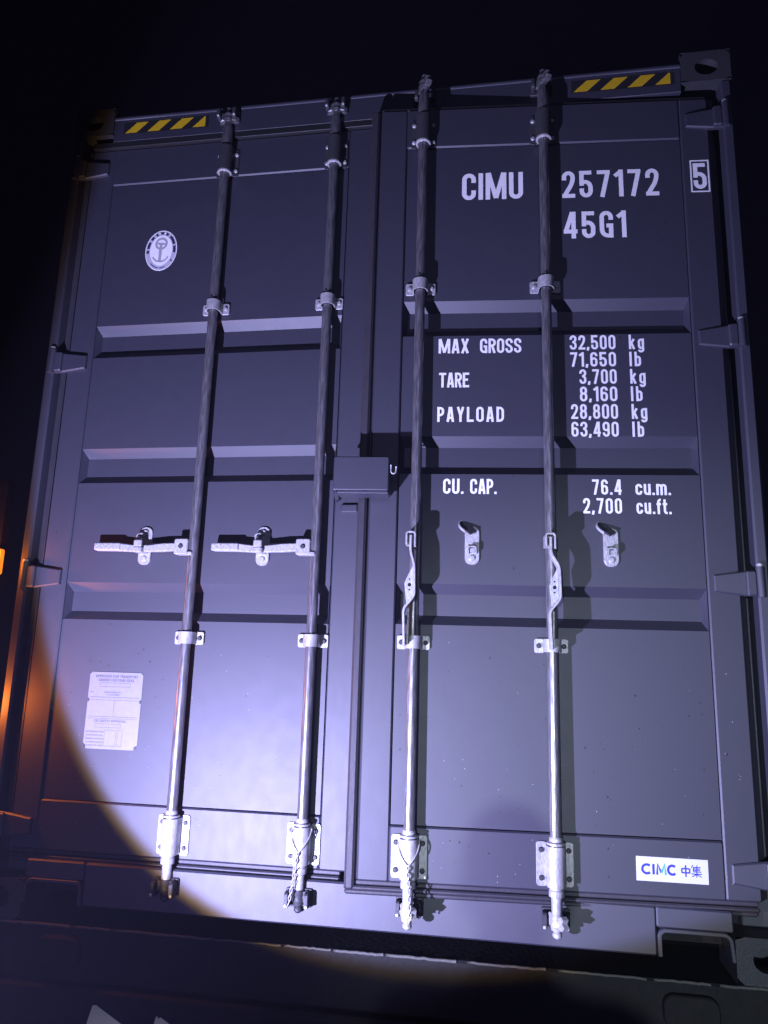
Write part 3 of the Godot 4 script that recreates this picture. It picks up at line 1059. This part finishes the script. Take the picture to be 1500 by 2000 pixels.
func retainer(x: float, open: bool, xf: Transform3D) -> void:
	var r := node("handle_retainer", container, xf)
	var st := mb()
	prism(st, rect(x - .0225, 1.092, x + .0225, 1.222 if not open else 1.212, .020, 5), ZD - .0035, ZD + .004, .0015)
	put("back_plate", st, M.zinc, r)
	bolt(r, Vector3(x, 1.112, ZD + .004), .010, .006)
	bolt(r, Vector3(x, 1.202 if not open else 1.194, ZD + .004), .011, .008)
	var c := mb()
	if open:
		# lifted swivel latch, tipped to the left, and the staple below
		var tip := Transform3D(Basis(Vector3(0, 0, 1), deg_to_rad(34)) * Basis(Vector3.UP, deg_to_rad(22)) * Basis(Vector3.RIGHT, deg_to_rad(-24)), Vector3(x - .004, 1.196, ZD + .010))
		prism(c, PackedVector2Array([Vector2(-.013, -.012), Vector2(.013, -.012), Vector2(.014, .020), Vector2(.010, .038), Vector2(.0, .046), Vector2(-.012, .043), Vector2(-.018, .030), Vector2(-.015, .010)]), 0.0, .005, .001, tip)
		var rim := mb()
		bar_on(rim, [Vector2(-.018, .006), Vector2(-.020, .030), Vector2(-.012, .046), Vector2(.004, .049)], .0042, -.002, .008, tip)
		put("swivel_latch", c, M.cast, r)
		put("latch_rim", rim, M.zinc, r)
		var s := mb()
		bar_on(s, [Vector2(-.012, -.010), Vector2(-.012, .012), Vector2(.012, .012), Vector2(.012, -.010)], .005, 0.0, .018, Transform3D(Basis(), Vector3(x, 1.134, ZD + .003)))
		box(s, Vector3(x - .010, 1.128, ZD + .004), Vector3(x + .010, 1.142, ZD + .016), .002)
		put("staple", s, M.zinc, r)
		var dk := mb()
		flat(dk, rect(x - .012, 1.1495, x + .012, 1.154), ZD + .0046)
		put("slot", dk, M.hole, r)
	else:
		box(c, Vector3(x - .017, 1.128, ZD + .004), Vector3(x + .014, 1.146, ZD + .058), .003)
		box(c, Vector3(x - .016, 1.1465, ZD + .045), Vector3(x + .012, 1.170, ZD + .056), .003)
		box(c, Vector3(x - .018, 1.168, ZD + .004), Vector3(x - .004, 1.184, ZD + .040), .003)
		put("catch", c, M.zinc, r)
		var k := mb()
		prism(k, PackedVector2Array([Vector2(x - .026, 1.186), Vector2(x - .012, 1.178), Vector2(x + .002, 1.192), Vector2(x - .004, 1.200), Vector2(x - .022, 1.196)]), ZD + .012, ZD + .026, .003)
		put("catch_tongue", k, M.zinc, r)

func bar_on(st: SurfaceTool, pts: Array, w: float, z0: float, z1: float, xf: Transform3D) -> void:
	var p := fillet(pts, .008, false)
	var s := sides(p, w, false)
	var poly: PackedVector2Array = s[0]
	var back: PackedVector2Array = s[1]
	back.reverse()
	poly.append_array(back)
	prism(st, poly, z0, z1, .001, xf)

func guard_box() -> void:   # steel hood over the seam that guards a padlock
	var b := node("padlock_guard", container, ajar, "steel padlock guard box over the door seam")
	var st := mb()
	var z1 := ZD + .098
	var p := rect(-.083, 1.303, .089, 1.410, .006, 3)
	prism(st, p, z1 - .006, z1, .003)
	put("front_plate", st, M.frame, b)
	var sd := mb()
	box(sd, Vector3(-.080, 1.4035, ZD + .001), Vector3(.086, 1.4095, z1 - .006), .001)
	box(sd, Vector3(.0825, 1.306, ZD + .001), Vector3(.0885, 1.403, z1 - .006), .001)
	box(sd, Vector3(-.0825, 1.306, ZD + .020), Vector3(-.0765, 1.403, z1 - .006), .001)
	put("side_plates", sd, M.frame, b)
	var lp := mb()
	box(lp, Vector3(-.070, 1.294, ZD + .030), Vector3(.088, 1.3025, z1 - .004), .002)
	put("lower_lip", lp, M.frame, b)
	var hk := mb()
	var pts := []
	for i in 13:
		var t := PI + PI * i / 12.0
		pts.append(Vector3(.102 + cos(t) * .008, 1.368 + sin(t) * .010, ZD + .088))
	pts.push_front(Vector3(.094, 1.385, ZD + .088))
	pts.append(Vector3(.110, 1.380, ZD + .088))
	tube(hk, pts, .0024, 8)
	put("hook", hk, M.zinc, b)
	# matching lug on the left door, just under the box
	var lg := mb()
	prism(lg, PackedVector2Array([Vector2(-.112, 1.335), Vector2(-.086, 1.335), Vector2(-.090, 1.312), Vector2(-.101, 1.304)]), ZD, ZD + .03, .002)
	box(lg, Vector3(-.086, 1.270, ZD), Vector3(-.030, 1.296, ZD + .012), .003)
	put("lug", lg, M.frame, container)

func seals() -> void:   # twisted wire seals hung round two lock rods
	var k := 0
	for s in [[-.160, false, "twisted wire seal hanging from the inner lock rod of the left door", -.012], [.170, true, "twisted wire seal hanging from the inner lock rod of the right door", .006]]:
		var xf := Transform3D(Basis(), Vector3(0, DECK, 0)) * (ajar if s[1] else Transform3D())
		var x: float = s[0]
		var za := ZD + .030
		var st := mb()
		for w in 2:
			var sg := 1.0 if w == 0 else -1.0
			var pts := []
			for i in 8:
				var t := i / 7.0
				var a := PI / 2 + sg * lerpf(1.7, 0.15, t)
				pts.append(Vector3(x + cos(a) * .030, lerpf(.292, .235, t), za + sin(a) * .030))
			for i in 36:
				var t := i / 35.0
				var a := t * 20.0 + (0.0 if w == 0 else PI)
				pts.append(Vector3(x + s[3] * t * 1.6 + cos(a) * .0035, lerpf(.230, .098, t), za + .032 + sin(a) * .0035))
			if w == 0:
				pts.append(Vector3(x + s[3] * 1.6 - .006, .080, za + .034))
			tube(st, pts, .0021, 6)
		var o := put("wire_seal" if k == 0 else "wire_seal_001", st, M.zinc, self, xf)
		thing(o, s[2], "seal", "wire seals on the lock rods")
		k += 1

func trailer() -> void:
	var t := Node3D.new()
	t.name = "trailer"
	t.position = Vector3(0, DECK, 0)
	add_child(t)
	thing(t, "worn dark container trailer under the container, its rear beam chipped", "trailer")
	var st := mb()
	box(st, Vector3(-1.23, -.190, -.30), Vector3(1.23, -.034, -.001), .006)
	put("rear_beam", st, M.steel_old, t)
	# paint worn off along the beam's upper edge, in broken lengths
	var x := -1.2
	while x < 1.15:
		var e := mb()
		var run := rng.randf_range(.10, .34)
		var pts := []
		for i in 14:
			pts.append(Vector3(minf(lerpf(x, x + run, i / 13.0), 1.22), -.0368 + rng.randf_range(-.0015, .001), -.0040 + rng.randf_range(-.0012, .001)))
		tube(e, pts, rng.randf_range(.0032, .0052), 6)
		put("worn_edge", e, M.chipped, t)
		x += run + rng.randf_range(.003, .035)
	var lo := mb()
	box(lo, Vector3(-1.20, -.42, -.20), Vector3(1.20, -.200, .012), .008)
	put("bumper", lo, M.steel_old, t)
	for q in [[-.775, -.690, -.33, -.238], [-.572, -.530, -.33, -.250]]:
		var r := mb()
		var p := PackedVector2Array()
		p.append_array([Vector2(q[0] - .008, q[2]), Vector2(q[1] + .035, q[2]), Vector2(q[1] + .022, q[2] + .045), Vector2(q[1] + .020, q[3] - .030), Vector2(q[1] + .004, q[3] - .012), Vector2(q[1], q[3] - .002), Vector2(q[1] - .03, q[3]), Vector2(q[1] - .034, q[3] - .006), Vector2(q[1] - .038, q[3]), Vector2(q[0], q[3])])
		flat(r, p, 0.0)
		put("reflective_patch", r, M.reflector, t, Transform3D(Basis(), Vector3(q[0], q[3], .014)) * Transform3D(Basis(Vector3.RIGHT, -.42) * Basis(Vector3.UP, .2), Vector3.ZERO) * Transform3D(Basis(), Vector3(-q[0], -q[3], 0)))
	for s in [-1, 1]:
		var b := mb()
		prism(b, rect(-.06, -.085, .085, .0, .03, 4), 0.0, .022, .004, Transform3D(Basis(), Vector3(.92 * s, -.062, 0)))
		put("twist_lock_housing", b, M.steel_old, t)
		var rail := mb()
		box(rail, Vector3(s * .5 - .07, -.45, -12.0), Vector3(s * .5 + .07, -.19, -.30), .006)
		put("chassis_rail", rail, M.steel_old, t)
		for z in [-1.6, -2.95]:
			var w := mb()
			lathe(w, [[.0, -.14], [.30, -.14], [.34, -.12], [.50, -.14], [.525, -.11], [.525, .11], [.50, .14], [.34, .12], [.30, .14], [0.0, .14]], 28, Transform3D(Basis(Vector3(0, 0, 1), PI / 2), Vector3(s * .95, -.675, z)))
			put("wheel", w, M.tyre, t)
	for z in [-1.6, -2.95]:
		var ax := mb()
		box(ax, Vector3(-.82, -.73, z - .06), Vector3(.82, -.62, z + .06), .01)
		box(ax, Vector3(-.56, -.62, z - .05), Vector3(-.44, -.45, z + .05), .004)
		box(ax, Vector3(.44, -.62, z - .05), Vector3(.56, -.45, z + .05), .004)
		put("axle", ax, M.steel_old, t)

func amber_lamp() -> void:   # an amber marker lamp on a post beside the container, at the very edge of the view
	var o := Node3D.new()
	o.name = "amber_lamp"
	o.position = Vector3(-1.312, 0, -.01)
	add_child(o)
	thing(o, "small glowing amber lamp on a dark post left of the container", "lamp")
	var st := mb()
	box(st, Vector3(-.055, 0, -.065), Vector3(-.012, 2.6, -.021), .004)
	put("lamp_post", st, M.steel_old, o)
	var m := mat(lin(.8, .35, .05), 0.4)
	m.emission_enabled = true
	m.emission = Color(1.0, .52, .10)
	m.emission_energy_multiplier = 1.2
	for y in [1.10, .62]:
		var l := mb()
		prism(l, rect(-.012, y - .045, .012, y + .045, .008, 3), -.02, .004, .004, Transform3D(Basis(), Vector3(0, DECK, 0)))
		put("lamp_lens", l, m, o)
		var g := OmniLight3D.new()
		g.name = "amber_glow" if y > 1.0 else "amber_glow_low"
		g.light_color = Color(1.0, .50, .16)
		g.light_energy = .06 if y > 1.0 else .22
		g.light_size = .02
		g.omni_range = 4.0
		g.omni_attenuation = 2.0
		g.shadow_enabled = true
		g.position = Vector3(0.0, DECK + y, .06)
		o.add_child(g)

# ---------------------------------------------------------------- a person standing behind the viewpoint, whose shadow the floodlight throws on the right door
func nets(st: SurfaceTool, bones: Array, cell: float, k: float) -> void:   # bones: [a, b, radius a, radius b]; joined by a smooth minimum, meshed as surface nets
	var lo := Vector3(1e9, 1e9, 1e9)
	var hi := -lo
	for b in bones:
		for e in 2:
			var r: float = b[2 + e] + cell * 2.0 + k
			lo = lo.min(b[e] - Vector3(r, r, r))
			hi = hi.max(b[e] + Vector3(r, r, r))
	var n := Vector3i(((hi - lo) / cell).ceil()) + Vector3i(1, 1, 1)
	var f := PackedFloat32Array()
	f.resize(n.x * n.y * n.z)
	f.fill(1.0)
	for b in bones:
		var a: Vector3 = b[0]
		var d: Vector3 = b[1] - a
		var dd := maxf(d.length_squared(), 1e-8)
		var m: float = maxf(b[2], b[3]) + k + cell * 2.0
		var i0 := Vector3i((a.min(b[1]) - Vector3(m, m, m) - lo) / cell).clamp(Vector3i.ZERO, n - Vector3i.ONE)
		var i1 := Vector3i((a.max(b[1]) + Vector3(m, m, m) - lo) / cell).clamp(Vector3i.ZERO, n - Vector3i.ONE)
		for z in range(i0.z, i1.z + 1):
			for y in range(i0.y, i1.y + 1):
				for x in range(i0.x, i1.x + 1):
					var p := lo + Vector3(x, y, z) * cell
					var t := clampf((p - a).dot(d) / dd, 0.0, 1.0)
					var v: float = (p - a - d * t).length() - lerpf(b[2], b[3], t)
					var at := (z * n.y + y) * n.x + x
					var h := clampf(0.5 + 0.5 * (f[at] - v) / k, 0.0, 1.0)
					f[at] = lerpf(f[at], v, h) - k * h * (1.0 - h)
	var id := {}
	var step := [1, n.x, n.x * n.y]
	st.set_smooth_group(0)
	var count := 0
	for z in n.z - 1:
		for y in n.y - 1:
			for x in n.x - 1:
				var at := (z * n.y + y) * n.x + x
				var inside := 0
				for c in 8:
					if f[at + (c & 1) + ((c >> 1) & 1) * n.x + (c >> 2) * n.x * n.y] < 0.0:
						inside += 1
				if inside == 0 or inside == 8:
					continue
				var sum := Vector3.ZERO
				var hits := 0
				for axis in 3:
					for c in 8:
						if (c >> axis) & 1:
							continue
						var p0 := Vector3(c & 1, (c >> 1) & 1, c >> 2)
						var o: int = at + (c & 1) + ((c >> 1) & 1) * n.x + (c >> 2) * n.x * n.y
						var v0 := f[o]
						var v1 := f[o + step[axis]]
						if (v0 < 0.0) != (v1 < 0.0):
							p0[axis] += v0 / (v0 - v1)
							sum += p0
							hits += 1
				st.add_vertex(lo + (Vector3(x, y, z) + sum / hits) * cell)
				id[at] = count
				count += 1
	for at in id:
		for axis in 3:
			var v0 := f[at]
			var v1 := f[at + step[axis]]
			if (v0 < 0.0) == (v1 < 0.0):
				continue
			var u: int = step[(axis + 1) % 3]
			var w: int = step[(axis + 2) % 3]
			if not (id.has(at - u) and id.has(at - w) and id.has(at - u - w)):
				continue
			var q := [id[at], id[at - u], id[at - u - w], id[at - w]]
			if v0 < 0.0:
				q.reverse()
			for i in [0, 1, 2, 0, 2, 3]:
				st.add_index(q[i])

func bystander() -> void:
	var o := Node3D.new()
	o.name = "person"
	o.position = Vector3(.18, 0, 2.97)
	add_child(o)
	thing(o, "person in dark clothes standing behind the viewpoint with both arms hanging down", "person")
	var cloth := mat(lin(.03, .03, .035), .85)
	var skin_m := mat(lin(.30, .19, .13), .5)
	var V := func(x: float, y: float, z: float) -> Vector3: return Vector3(x, y, z)
	var bones := [[V.call(0, .96, 0), V.call(0, 1.12, .01), .145, .135], [V.call(0, 1.12, .01), V.call(0, 1.32, .01), .135, .155], [V.call(-.11, 1.38, .01), V.call(.11, 1.38, .01), .085, .085], [V.call(0, 1.38, .01), V.call(0, 1.48, 0), .075, .062]]
	for s in [-1, 1]:
		bones.append([V.call(.085 * s, .93, 0), V.call(.10 * s, .50, -.02), .095, .062])
		bones.append([V.call(.10 * s, .50, -.02), V.call(.10 * s, .10, .02), .062, .045])
		bones.append([V.call(.10 * s, .06, .03), V.call(.115 * s, .045, -.15), .045, .038])
	for t in [-1, 1]:
		bones.append([V.call(.17 * t, 1.40, .01), V.call(.22 * t, 1.13, .03), .060, .047])
		bones.append([V.call(.22 * t, 1.13, .03), V.call(.235 * t, .87, -.04), .047, .033])
	var st := mb()
	nets(st, bones, .022, .04)
	put("body", st, cloth, o)
	var hd := mb()
	nets(hd, [[V.call(0, 1.48, 0), V.call(0, 1.56, -.01), .058, .058], [V.call(0, 1.63, .0), V.call(0, 1.655, .0), .078, .078], [V.call(0, 1.545, -.045), V.call(0, 1.60, -.04), .042, .058], [V.call(0, 1.60, -.092), V.call(0, 1.57, -.108), .008, .013], [V.call(-.078, 1.60, .0), V.call(-.080, 1.575, .0), .014, .010], [V.call(.078, 1.60, .0), V.call(.080, 1.575, .0), .014, .010]], .009, .02)
	put("head", hd, skin_m, o)
	var hr := mb()
	nets(hr, [[V.call(0, 1.655, .02), V.call(0, 1.672, .0), .078, .076], [V.call(0, 1.60, .04), V.call(0, 1.64, .03), .066, .074]], .011, .02)
	put("hair", hr, mat(lin(.012, .010, .009), .6), o)
	for s in [-1, 1]:
		var palm: Vector3 = V.call(.238 * s, .80, -.06)
		var hand := [[V.call(.235 * s, .87, -.04), palm, .028, .024], [palm + V.call(0, 0, -.022), palm + V.call(0, -.01, .022), .020, .019]]
		for i in 4:
			var root: Vector3 = palm + V.call(0, -.025, -.030 + .019 * i)
			var mid: Vector3 = root + V.call(-.004 * s, -.036 + .004 * absf(i - 1.5), -.006)
			hand.append([root, mid, .010, .009])
			hand.append([mid, mid + V.call(-.012 * s, -.028 + .003 * absf(i - 1.5), -.006), .009, .008])
		hand.append([palm + V.call(-.006 * s, .02, -.028), palm + V.call(-.018 * s, -.015, -.052), .012, .010])
		hand.append([palm + V.call(-.018 * s, -.015, -.052), palm + V.call(-.024 * s, -.042, -.056), .010, .008])
		var hm := mb()
		nets(hm, hand, .006, .008)
		put("hand", hm, skin_m, o)
